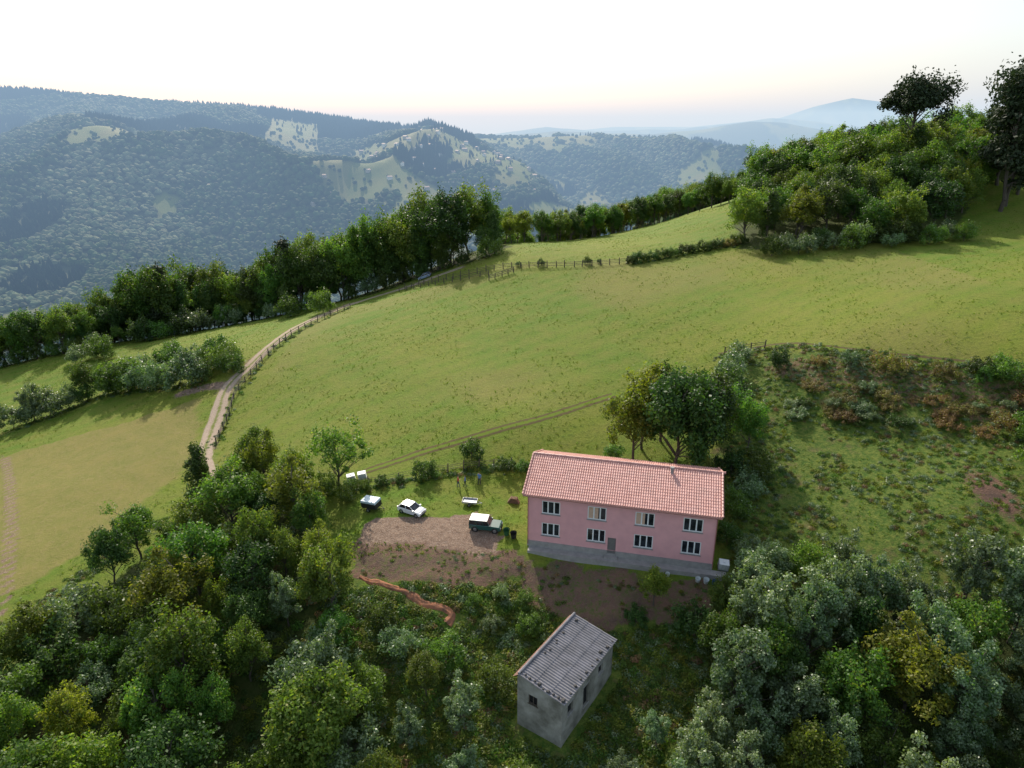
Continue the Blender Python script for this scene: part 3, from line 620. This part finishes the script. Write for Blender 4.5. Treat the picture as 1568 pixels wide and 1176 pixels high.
# ------------------------------------------------------------------ barn
M_FIB=simple('fibre_cement_sheet',(.22,.21,.225),.75,scale=.9,col2=(.13,.125,.13),bstr=.15)
M_BW=simple('stained_render',(.38,.36,.31),.95,scale=.7,col2=(.15,.14,.11),bstr=.5)
barn=empty('stone_barn',(4.3,45.2,0),math.atan2(.822,.569))
BL,BW=9.85,5.02;i0=.22;RY=4.55
def bz(y): return -1.25+(y/RY)*.85 if y<RY else -.4-(y-RY)*.8
b=B();wz=-9
gh=[(2.7,3.6,-3.15,-2.2)]
def gable(xp,holes,flip):
    ys=sorted({i0,BW-i0,RY,*[h[0] for h in holes],*[h[1] for h in holes]})
    for k in range(len(ys)-1):
        ya,yb=ys[k],ys[k+1];mid=(ya+yb)/2;hs=[h for h in holes if h[0]<mid<h[1]]
        segs=[(wz,None)] if not hs else [(wz,hs[0][2]),(hs[0][3],None)]
        for za,zb in segs:
            if zb is None: b.quad((xp,ya,za),(xp,yb,za),(xp,yb,bz(yb)-.08),(xp,ya,bz(ya)-.08))
            else: b.quad((xp,ya,za),(xp,yb,za),(xp,yb,zb),(xp,ya,zb))
gable(i0,gh,0);gable(BL-i0,[],0)
bo=[(1.2,2.1,-3.6,-2.4),(4.0,4.95,-5.0,-2.7),(6.8,7.7,-3.5,-2.4)]
wall_open(b,bo,i0,BL-i0,wz,bz(i0)-.08,i0,0,.25)
b.quad((i0,BW-i0,wz),(BL-i0,BW-i0,wz),(BL-i0,BW-i0,bz(BW-i0)-.08),(i0,BW-i0,bz(BW-i0)-.08))
b.make('walls',[M_BW],barn)
M_DARK=simple('painted_interior_shade',(.012,.012,.012),.9)  # near-black panels behind the barn holes paint the shade of an unbuilt interior
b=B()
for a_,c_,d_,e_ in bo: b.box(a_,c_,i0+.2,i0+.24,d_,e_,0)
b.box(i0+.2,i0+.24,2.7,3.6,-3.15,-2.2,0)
b.make('opening_shade_panels',[M_DARK],barn)
b=B()
for y0,y1,z0,z1 in ((2.7,3.6,-3.15,-3.07),(2.7,3.6,-2.28,-2.2),(2.7,2.78,-3.07,-2.28),(3.52,3.6,-3.07,-2.28),(3.12,3.18,-3.07,-2.28)): b.box(i0+.05,i0+.1,y0,y1,z0,z1)
b.box(i0-.03,i0+.0,2.6,3.7,-3.25,-3.15)
b.make('window_frame',[M_WOOD],barn)
b=B()
for a_,c_,d_,e_ in bo: b.box(a_-.15,c_+.15,i0-.03,i0+.0,e_,e_+.14);b.box(a_-.1,c_+.1,i0-.05,i0+.0,d_-.1,d_)
b.make('lintels',[M_CONC],barn)
def corr(name,ya,yb,za,zb,mat,pitch,amp,lift=0):
    nx=int(BL/pitch)*6;X=np.linspace(0,BL,nx+1);w=amp*np.sin((X)/pitch*2*math.pi);V=[];F=[];m_=nx+1;rows=[]
    n=3
    for r in range(n):
        for e in (0,1):
            t=(r+e)/n;rows.append(np.c_[X,np.full(m_,ya+(yb-ya)*t),za+(zb-za)*t+w+lift+(.03 if e else 0)])
    V=np.vstack(rows)
    for r in range(len(rows)-1):
        for i in range(nx): F.append((r*m_+i,(r+1)*m_+i,(r+1)*m_+i+1,r*m_+i+1))
    obj(name,mesh(name,V,F,mat),barn)
corr('roof_sheets',RY+.05,-.12,-.38,-1.27,[M_FIB],.3,.05)
corr('roof_tiles',RY,5.15,-.40,-.90,[M_TILEO],.25,.045)
b=B()
for i in range(9): b.tube((.05+i*1.09,RY+.02,-.33),(.05+i*1.09+1.05,RY+.02,-.33),.12,.14,0,8)
b.make('ridge_caps',[M_FIB],barn)
b=B()
for i in range(26):
    if i<10: px,py=random.uniform(.15,.4),.2+i*.48
    elif i<20: px,py=.4+(i-10)*.98,random.uniform(.1,.4)
    else: px,py=random.uniform(.5,9.5),random.uniform(3.9,4.3)
    s=random.uniform(.1,.17);b.box(px-s,px+s,py-s,py+s,bz(py)+.0,bz(py)+s*1.3,0,random.uniform(0,3),taper=.7)
b.make('roof_stones',[simple('dark_stone',(.07,.065,.06),.9)],barn,bevel=.04)
# ------------------------------------------------------------------ vehicles
M_TYRE=simple('tyre_rubber',(.02,.02,.02),.85);M_RIM=simple('wheel_rim',(.45,.45,.46),.35,.8);M_LAMP=simple('headlamp',(.7,.7,.72),.15);M_TAIL=simple('tail_lamp',(.4,.02,.02),.3);M_TRIM=simple('black_trim',(.025,.025,.027),.6)
def paint(name,c): 
    m=simple(name,c,.25,var=.05);m.node_tree.nodes['Principled BSDF'].inputs['Coat Weight'].default_value=.6;return m
def wheel(b,x,y,r,w):
    b.tube((x,y-w/2,r),(x,y+w/2,r),r,r,0,18);s=1 if y>0 else -1
    b.tube((x,y+s*w/2,r),(x,y+s*(w/2+.015),r),r*.62,r*.55,1,12)
def place(name,x,y,rz,dz=0,s=.88):
    e=empty(name,(x,y,hz(x,y)+dz),0);n=np.array([hz(x-1,y)-hz(x+1,y),hz(x,y-1)-hz(x,y+1),2.]);nv=Vector(n).normalized();e.scale=(s,s,s)
    q=Vector((0,0,1)).rotation_difference(nv);e.rotation_mode='QUATERNION';e.rotation_quaternion=q@Matrix.Rotation(rz,4,'Z').to_quaternion();return e
def vehicle(name,x,y,rz,prof,W,belt,cab,roofz_,M_body,M_roof,wr,wx,tumble=.82,boxy=False):
    e=place(name,x,y,rz,s=.84);hw=W/2
    V=[];F=[];n=len(prof);ys=[-hw,-hw*.93,hw*.93,hw]
    cx=sum(p[0] for p in prof)/n;cz=.6
    for k,yk in enumerate(ys):
        s=.975 if k in (0,3) else 1
        for px,pz in prof: V.append((cx+(px-cx)*s,yk,cz+(pz-cz)*(.94 if k in (0,3) else 1)))
    for k in range(3):
        for i in range(n):
            j=(i+1)%n;F.append((k*n+i,k*n+j,(k+1)*n+j,(k+1)*n+i))
    F.append(tuple(range(n-1,-1,-1)));F.append(tuple(range(3*n,4*n)))
    o=obj('body',mesh('body',V,F,[M_body],smooth=False),e);md=o.modifiers.new('b','BEVEL');md.width=.03;md.segments=2
    xb,xt,xf,xw=cab;g=B();tw=hw*tumble;bw=hw*.93
    P=[(xb,-bw,belt),(xw,-bw,belt),(xw,bw,belt),(xb,bw,belt),(xt,-tw,roofz_),(xf,-tw,roofz_),(xf,tw,roofz_),(xt,tw,roofz_)]
    b0=len(g.V);g.V+=P;g.F+=[(b0+4,b0+5,b0+6,b0+7),(b0,b0+1,b0+5,b0+4),(b0+1,b0+2,b0+6,b0+5),(b0+2,b0+3,b0+7,b0+6),(b0+3,b0,b0+4,b0+7)];g.M+=[0]*5
    g.make('windows',[M_GLASS],e)
    r=B();r.box(xt-.03,xf+.03,-tw-.02,tw+.02,roofz_-.02,roofz_+.07);r.make('roof',[M_roof],e,bevel=.03)
    p=B()
    for s in (-1,1):
        p.tube((xb,s*bw,belt),(xt,s*tw,roofz_),.05,.04,0,6);p.tube((xw,s*bw,belt),(xf,s*tw,roofz_),.045,.035,0,6)
        for q in ((.36,.70) if boxy else (.5,)):
            p.tube((xb+(xw-xb)*q,s*(bw+.005),belt),(xt+(xf-xt)*q,s*(tw+.005),roofz_),.045,.04,0,6)
        p.box(xw-.15,xw+.02,s*(bw+.12)-.09,s*(bw+.12)+.09,belt+.02,belt+.18)
    p.make('pillars',[M_body],e)
    w=B()
    for xx in wx:
        for s in (-1,1): wheel(w,xx,s*(hw-.1),wr,.22)
    w.make('wheels',[M_TYRE,M_RIM],e)
    f=max(q[0] for q in prof);k=min(q[0] for q in prof);t=B()
    for s in (-1,1):
        t.box(f-.06,f+.025,s*hw*.72-.16,s*hw*.72+.16,.66,.82,1);t.box(k-.025,k+.06,s*hw*.8-.1,s*hw*.8+.1,.7,.92,2)
    t.box(f-.03,f+.05,-hw*.8,hw*.8,.33,.48,0);t.box(k-.05,k+.03,-hw*.85,hw*.85,.33,.5,0);t.box(f-.03,f+.02,-hw*.4,hw*.4,.62,.78,0)
    for xx in wx:
        for s in (-1,1): t.tube((xx,s*(hw-.03),wr),(xx,s*(hw+.006),wr),wr*1.17,wr*1.17,0,18)
    t.make('trim_and_lamps',[M_TRIM,M_LAMP,M_TAIL],e);return e
M_CARW=paint('white_car_paint',(.78,.78,.78));M_4X4=paint('green_vehicle_paint',(.02,.09,.075));M_BLUEC=paint('blue_car_paint',(.25,.32,.42));M_CREAM=paint('cream_roof_paint',(.72,.70,.62))
hatch=[(-1.95,.32),(-2.0,.55),(-1.97,.88),(-1.75,.95),(.75,.95),(1.55,.84),(1.93,.68),(1.98,.45),(1.9,.28),(-1.85,.26)]
vehicle('white_hatchback_car',-12.1,73.2,R(-28),hatch,1.72,.93,(-1.8,-1.3,.15,.95),1.42,M_CARW,M_CARW,.31,(-1.25,1.28))
suv=[(-2.25,.45),(-2.28,1.05),(-2.2,1.12),(.75,1.12),(2.0,1.05),(2.15,.98),(2.18,.5),(2.1,.42),(-2.2,.42)]
vehicle('off_road_vehicle',-3.0,70.2,R(-12),suv,1.8,1.1,(-2.22,-2.12,.35,.75),1.82,M_4X4,M_CREAM,.4,(-1.4,1.4),.88,True)
vehicle('parked_car',-21.8,172.5,R(170),hatch,1.72,.93,(-1.8,-1.3,.15,.95),1.42,M_BLUEC,M_BLUEC,.31,(-1.25,1.28))
M_LBLUE=simple('pale_blue_sheet',(.50,.62,.68),.5,var=.08)
e=place('box_trailer',-17.1,74.4,R(-25));b=B();b.box(-1.2,1.2,-.75,.75,.5,1.3);b.make('box',[M_TRIM],e,bevel=.02);b=B();b.box(-1.24,1.24,-.79,.79,1.3,1.62,taper=.96);b.make('lid',[M_LBLUE],e,bevel=.03)
b=B();wheel(b,-.1,-.85,.3,.18);wheel(b,-.1,.85,.3,.18);b.make('wheels',[M_TYRE,M_RIM],e);b=B();b.tube((1.2,.4,.45),(2.1,0,.45),.04,.04);b.tube((1.2,-.4,.45),(2.1,0,.45),.04,.04);b.tube((2,0,.45),(2,0,.0),.03,.03);b.make('drawbar',[M_TRIM],e)
M_GALV=simple('galvanised_steel',(.45,.46,.47),.5,.5)
e=place('flatbed_trailer',-5.2,75.2,R(-8),s=.8);b=B();b.box(-1.1,1.1,-.6,.6,.48,.54);b.box(-1.1,1.1,-.63,-.6,.48,.78);b.box(-1.1,1.1,.6,.63,.48,.78);b.box(-1.13,-1.1,-.63,.63,.48,.78);b.box(1.1,1.13,-.63,.63,.48,.78);b.make('tray',[M_GALV],e)
b=B();wheel(b,0,-.75,.27,.16);wheel(b,0,.75,.27,.16);b.make('wheels',[M_TYRE,M_RIM],e);b=B();b.tube((1.1,.3,.42),(1.9,0,.42),.035,.035);b.tube((1.1,-.3,.42),(1.9,0,.42),.035,.035);b.tube((1.85,0,.42),(1.85,0,.0),.03,.03);b.make('drawbar',[M_GALV],e)
M_TANK=simple('white_plastic',(.72,.75,.74),.5,var=.08)
def tote(name,x,y,rz,s=1,mat=None):
    e=place(name,x,y,rz);b=B();b.box(-.58*s,.58*s,-.48*s,.48*s,.16,1.1*s);b.tube((0,0,1.1*s),(0,0,1.17*s),.14*s,.14*s,0,12);b.make('tank',[mat or M_TANK],e,bevel=.06)
    c=B()
    for k in range(5):
        z=.2+k*.22*s
        for q in (-1,1): c.tube((-.6*s,q*.5*s,z),(.6*s,q*.5*s,z),.012,.012,0,4);c.tube((q*.6*s,-.5*s,z),(q*.6*s,.5*s,z),.012,.012,0,4)
    for px in (-.6,-.2,.2,.6):
        for q in (-1,1): c.tube((px*s,q*.5*s,.1),(px*s,q*.5*s,1.12*s),.012,.012,0,4)
    c.box(-.6*s,.6*s,-.5*s,.5*s,.02,.12);c.make('cage_and_pallet',[M_GALV],e)
tote('water_tank',-21.2,81.6,.3);tote('water_tank',-19.8,81.9,.2);tote('water_tank',22.6,62.9,-.2)
M_BLUEP=simple('blue_plastic',(.05,.16,.35),.5)
def bucket(name,x,y,s,mat):
    e=place(name,x,y,0);b=B();b.tube((0,0,0),(0,0,.5*s),.2*s,.26*s,0,14,False);b.tube((0,0,.01),(0,0,.03),.2*s,.2*s,0,14);b.tube((0,0,.46*s),(0,0,.5*s),.275*s,.28*s,0,14,False);b.tube((-.26*s,0,.48*s),(0,0,.72*s),.01,.01,0,4);b.tube((0,0,.72*s),(.26*s,0,.48*s),.01,.01,0,4);b.make('pail',[mat],e)
bucket('plastic_bucket',20.4,61.2,1.3,M_TANK);bucket('plastic_bucket',21.2,61.0,1.1,M_BLUEP);bucket('plastic_bucket',19.6,61.4,1.2,M_TANK);bucket('plastic_bucket',16.6,62.3,1,M_TANK)
bucket('waste_bin',.2,68.4,1.7,M_TRIM);bucket('waste_bin',-.6,69.0,1.7,simple('green_plastic',(.03,.12,.05),.5))
e=place('firewood_stack',.3,75.6,R(-13),s=.7);b=B()
for r in range(5):
    for c in range(9-r): b.tube((-1.1+c*.24+r*.12,-.4,.12+r*.2),(-1.1+c*.24+r*.12,.45+random.uniform(-.1,.1),.12+r*.2),.11,.1,0,7)
b.make('logs',[simple('cut_logs',(.22,.13,.08),.9)],e)
# ------------------------------------------------------------------ people
def person(name,x,y,rz,shirt,trou,hair,pose=0,h=1.72):
    J=[];E=[];Rr=[]
    def j(p,r): J.append(p);Rr.append(r);return len(J)-1
    k=h/1.75
    pel=j((0,0,.95),(.15,.11));
    sp_=j((0,.0,1.15),(.135,.10));ch=j((0,0,1.36),(.17,.115));nk=j((0,.01,1.50),(.055,.055));h1=j((0,.02,1.60),(.075,.085));h2=j((0,.02,1.68),(.08,.09));h3=j((0,.015,1.745),(.05,.06))
    nose=j((0,.115,1.62),(.014,.014))
    E+=[(pel,sp_),(sp_,ch),(ch,nk),(nk,h1),(h1,h2),(h2,h3),(h1,nose)]
    for s in (-1,1):
        er=j((s*.082,.01,1.63),(.016,.02));E.append((h2,er))
        st=.1 if pose else .03
        hp=j((s*.095,0,.90),(.095,.1));kn=j((s*.11,s*st+.03,.50),(.062,.065));an=j((s*.12,s*st*1.4,.09),(.042,.045));to=j((s*.135,s*st*1.4+.17,.035),(.04,.03))
        E+=[(pel,hp),(hp,kn),(kn,an),(an,to)]
        sh=j((s*.19,0,1.42),(.06,.06));E.append((ch,sh))
        if pose==1 and s>0: el=j((s*.27,.08,1.16),(.042,.042));wr=j((s*.15,.27,1.22),(.028,.028));hd=j((s*.10,.33,1.25),(.03,.018));dd=(-.5,.8,.2)
        elif pose==2: el=j((s*.31,-.07,1.17),(.042,.042));wr=j((s*.19,.08,1.02),(.028,.028));hd=j((s*.14,.12,1.0),(.03,.018));dd=(-s*.6,.6,-.3)
        else: el=j((s*.26,-.03,1.14),(.042,.042));wr=j((s*.28,.05,.90),(.028,.028));hd=j((s*.28,.07,.83),(.02,.034));dd=(0,.15,-1)
        E+=[(sh,el),(el,wr),(wr,hd)]
        hv=Vector(J[hd]);d=Vector(dd).normalized();sd=Vector((0,1,0)) if pose not in (1,2) else Vector((0,0,1))
        for f,(o,l) in enumerate(((-.027,.06),(-.009,.075),(.009,.07),(.027,.055))):
            a=j(tuple(hv+sd*o+d*.035),(.009,.009));c=j(tuple(hv+sd*o*1.1+d*(.035+l)),(.007,.007));E+=[(hd,a),(a,c)]
        a=j(tuple(hv+sd*.035+d*.0),(.01,.01));c=j(tuple(hv+sd*.06+d*.035),(.008,.008));E+=[(hd,a),(a,c)]
    me=bpy.data.meshes.new(name+'_skel');me.from_pydata([(p[0]*k,p[1]*k,p[2]*k) for p in J],E,[]);o=obj(name+'_tmp',me)
    o.modifiers.new('s','SKIN');me2=o.data
    for i,v in enumerate(me2.skin_vertices[0].data): v.radius=(Rr[i][0]*k,Rr[i][1]*k);v.use_root=(i==0)
    sb=o.modifiers.new('ss','SUBSURF');sb.levels=1;sb.render_levels=1
    dg=bpy.context.evaluated_depsgraph_get();nm=bpy.data.meshes.new_from_object(o.evaluated_get(dg));bpy.data.objects.remove(o)
    nm.name=name;nm.materials.clear()
    for m in (simple('skin',(.45,.27,.2),.6,var=.05),simple(name+'_shirt',shirt,.9,var=.15),simple(name+'_trousers',trou,.9,var=.2),simple(name+'_hair',hair,.8),M_TRIM): nm.materials.append(m)
    for p in nm.polygons:
        c=p.center/k;ax=abs(c.x);p.use_smooth=True
        if c.z>1.66 or (c.z>1.56 and c.y<-.01): mi=3
        elif c.z>1.47 and ax<.12: mi=0
        elif c.z<.09: mi=4
        elif c.z<.93 and ax<.22: mi=2
        elif (pose==0 and ax>.2 and c.z<1.12) or (pose and c.y>.12 and c.z>.9): mi=0
        else: mi=1
        p.material_index=mi
    o=obj(name,nm);o.location=(x,y,hz(x,y));o.rotation_euler=(0,0,rz);return o
person('standing_man',-6.9,78.8,R(-80),(.50,.07,.05),(.04,.06,.14),(.03,.02,.015),1,1.78)
person('standing_woman',-6.0,78.9,R(95),(.08,.18,.45),(.03,.04,.06),(.10,.05,.02),2,1.68)
person('standing_man',-4.2,79.4,R(150),(.12,.24,.50),(.04,.04,.06),(.02,.015,.01),0,1.76)
# ------------------------------------------------------------------ village
b=B();k=0
while k<90:
    x=random.gauss(-140,150);y=random.gauss(1690,190);z=hz(x,y);l,w,h=random.uniform(7,13),random.uniform(6,8),random.uniform(3.5,6);a=random.uniform(0,3.14);ca,sa=math.cos(a),math.sin(a)
    b.box(x-l/2,x+l/2,y-w/2,y+w/2,z-2,z+h,random.choice((0,1,1)),a)
    def T(px,py,pz): return (x+px*ca-py*sa,y+px*sa+py*ca,pz)
    b.quad(T(-l/2-.5,-w/2-.6,z+h+.01),T(l/2+.5,-w/2-.6,z+h+.01),T(l/2+.5,0,z+h+2.0),T(-l/2-.5,0,z+h+2.0),2);b.quad(T(l/2+.5,w/2+.6,z+h+.01),T(-l/2-.5,w/2+.6,z+h+.01),T(-l/2-.5,0,z+h+2.0),T(l/2+.5,0,z+h+2.0),2)
    for q in (-1,1): b.poly([T(q*l/2,-w/2,z+h+.02),T(q*l/2,w/2,z+h+.02),T(q*l/2,0,z+h+1.9)],0)
    for wq in range(3): 
        px=-l/2+l*(wq+.5)/3;b.quad(T(px-.6,-w/2-.03,z+h-3),T(px+.6,-w/2-.03,z+h-3),T(px+.6,-w/2-.03,z+h-1.4),T(px-.6,-w/2-.03,z+h-1.4),3)
    k+=1
b.make('village_houses',[simple('whitewash',(.7,.68,.62),.8),simple('ochre_wall',(.42,.36,.29),.8),simple('village_roof',(.38,.25,.2),.7),M_GLASS])
# ------------------------------------------------------------------ haze, sky, sun
m=bpy.data.materials.new('valley_haze');m.use_nodes=True;nt=m.node_tree;nt.nodes.remove(nt.nodes['Principled BSDF'])
ab=nt.nodes.new('ShaderNodeVolumeAbsorption');ab.inputs[0].default_value=(.45,.26,0,1);SIG=.00033;ab.inputs[1].default_value=SIG
em=nt.nodes.new('ShaderNodeEmission');em.inputs[0].default_value=(.43,.67,1.0,1);em.inputs[1].default_value=SIG*.9  # haze volume glows: emission stands in for sunlight scattered by the air
ad=nt.nodes.new('ShaderNodeAddShader');L(nt,ab.outputs[0],ad.inputs[0]);L(nt,em.outputs[0],ad.inputs[1]);L(nt,ad.outputs[0],nt.nodes['Material Output'].inputs['Volume'])
b=B();b.box(-7400,7400,400,10900,-420,240);b.make('valley_haze',[m])
AZ,EL=-15,37
w=bpy.data.worlds.new('World');sc.world=w;w.use_nodes=True;nt=w.node_tree
sk=nt.nodes.new('ShaderNodeTexSky');sk.sky_type='NISHITA';sk.sun_disc=False;sk.sun_elevation=R(EL);sk.sun_rotation=R(AZ%360);sk.altitude=400;sk.air_density=1.2;sk.dust_density=4.0;sk.ozone_density=1
L(nt,mixc(nt,1.0,sk.outputs[0],(1.75,1.95,2.1),'ADD'),nt.nodes['Background'].inputs[0]);nt.nodes['Background'].inputs[1].default_value=.14
sd=bpy.data.lights.new('sun','SUN');sd.energy=5.0;sd.angle=R(.5);sd.color=(1,.93,.80);so=obj('sun',sd)
S=Vector((math.sin(R(AZ))*math.cos(R(EL)),math.cos(R(AZ))*math.cos(R(EL)),math.sin(R(EL))));so.rotation_euler=S.to_track_quat('Z','Y').to_euler();so.location=(0,100,200)
cd=bpy.data.cameras.new('camera');cam=obj('camera',cd);sc.camera=cam
cd.sensor_width=36;cd.lens=1059/1568*36;cd.clip_end=20000;cd.clip_start=.5;cam.location=(0,0,44);cam.rotation_euler=(R(90-20.1),0,0)
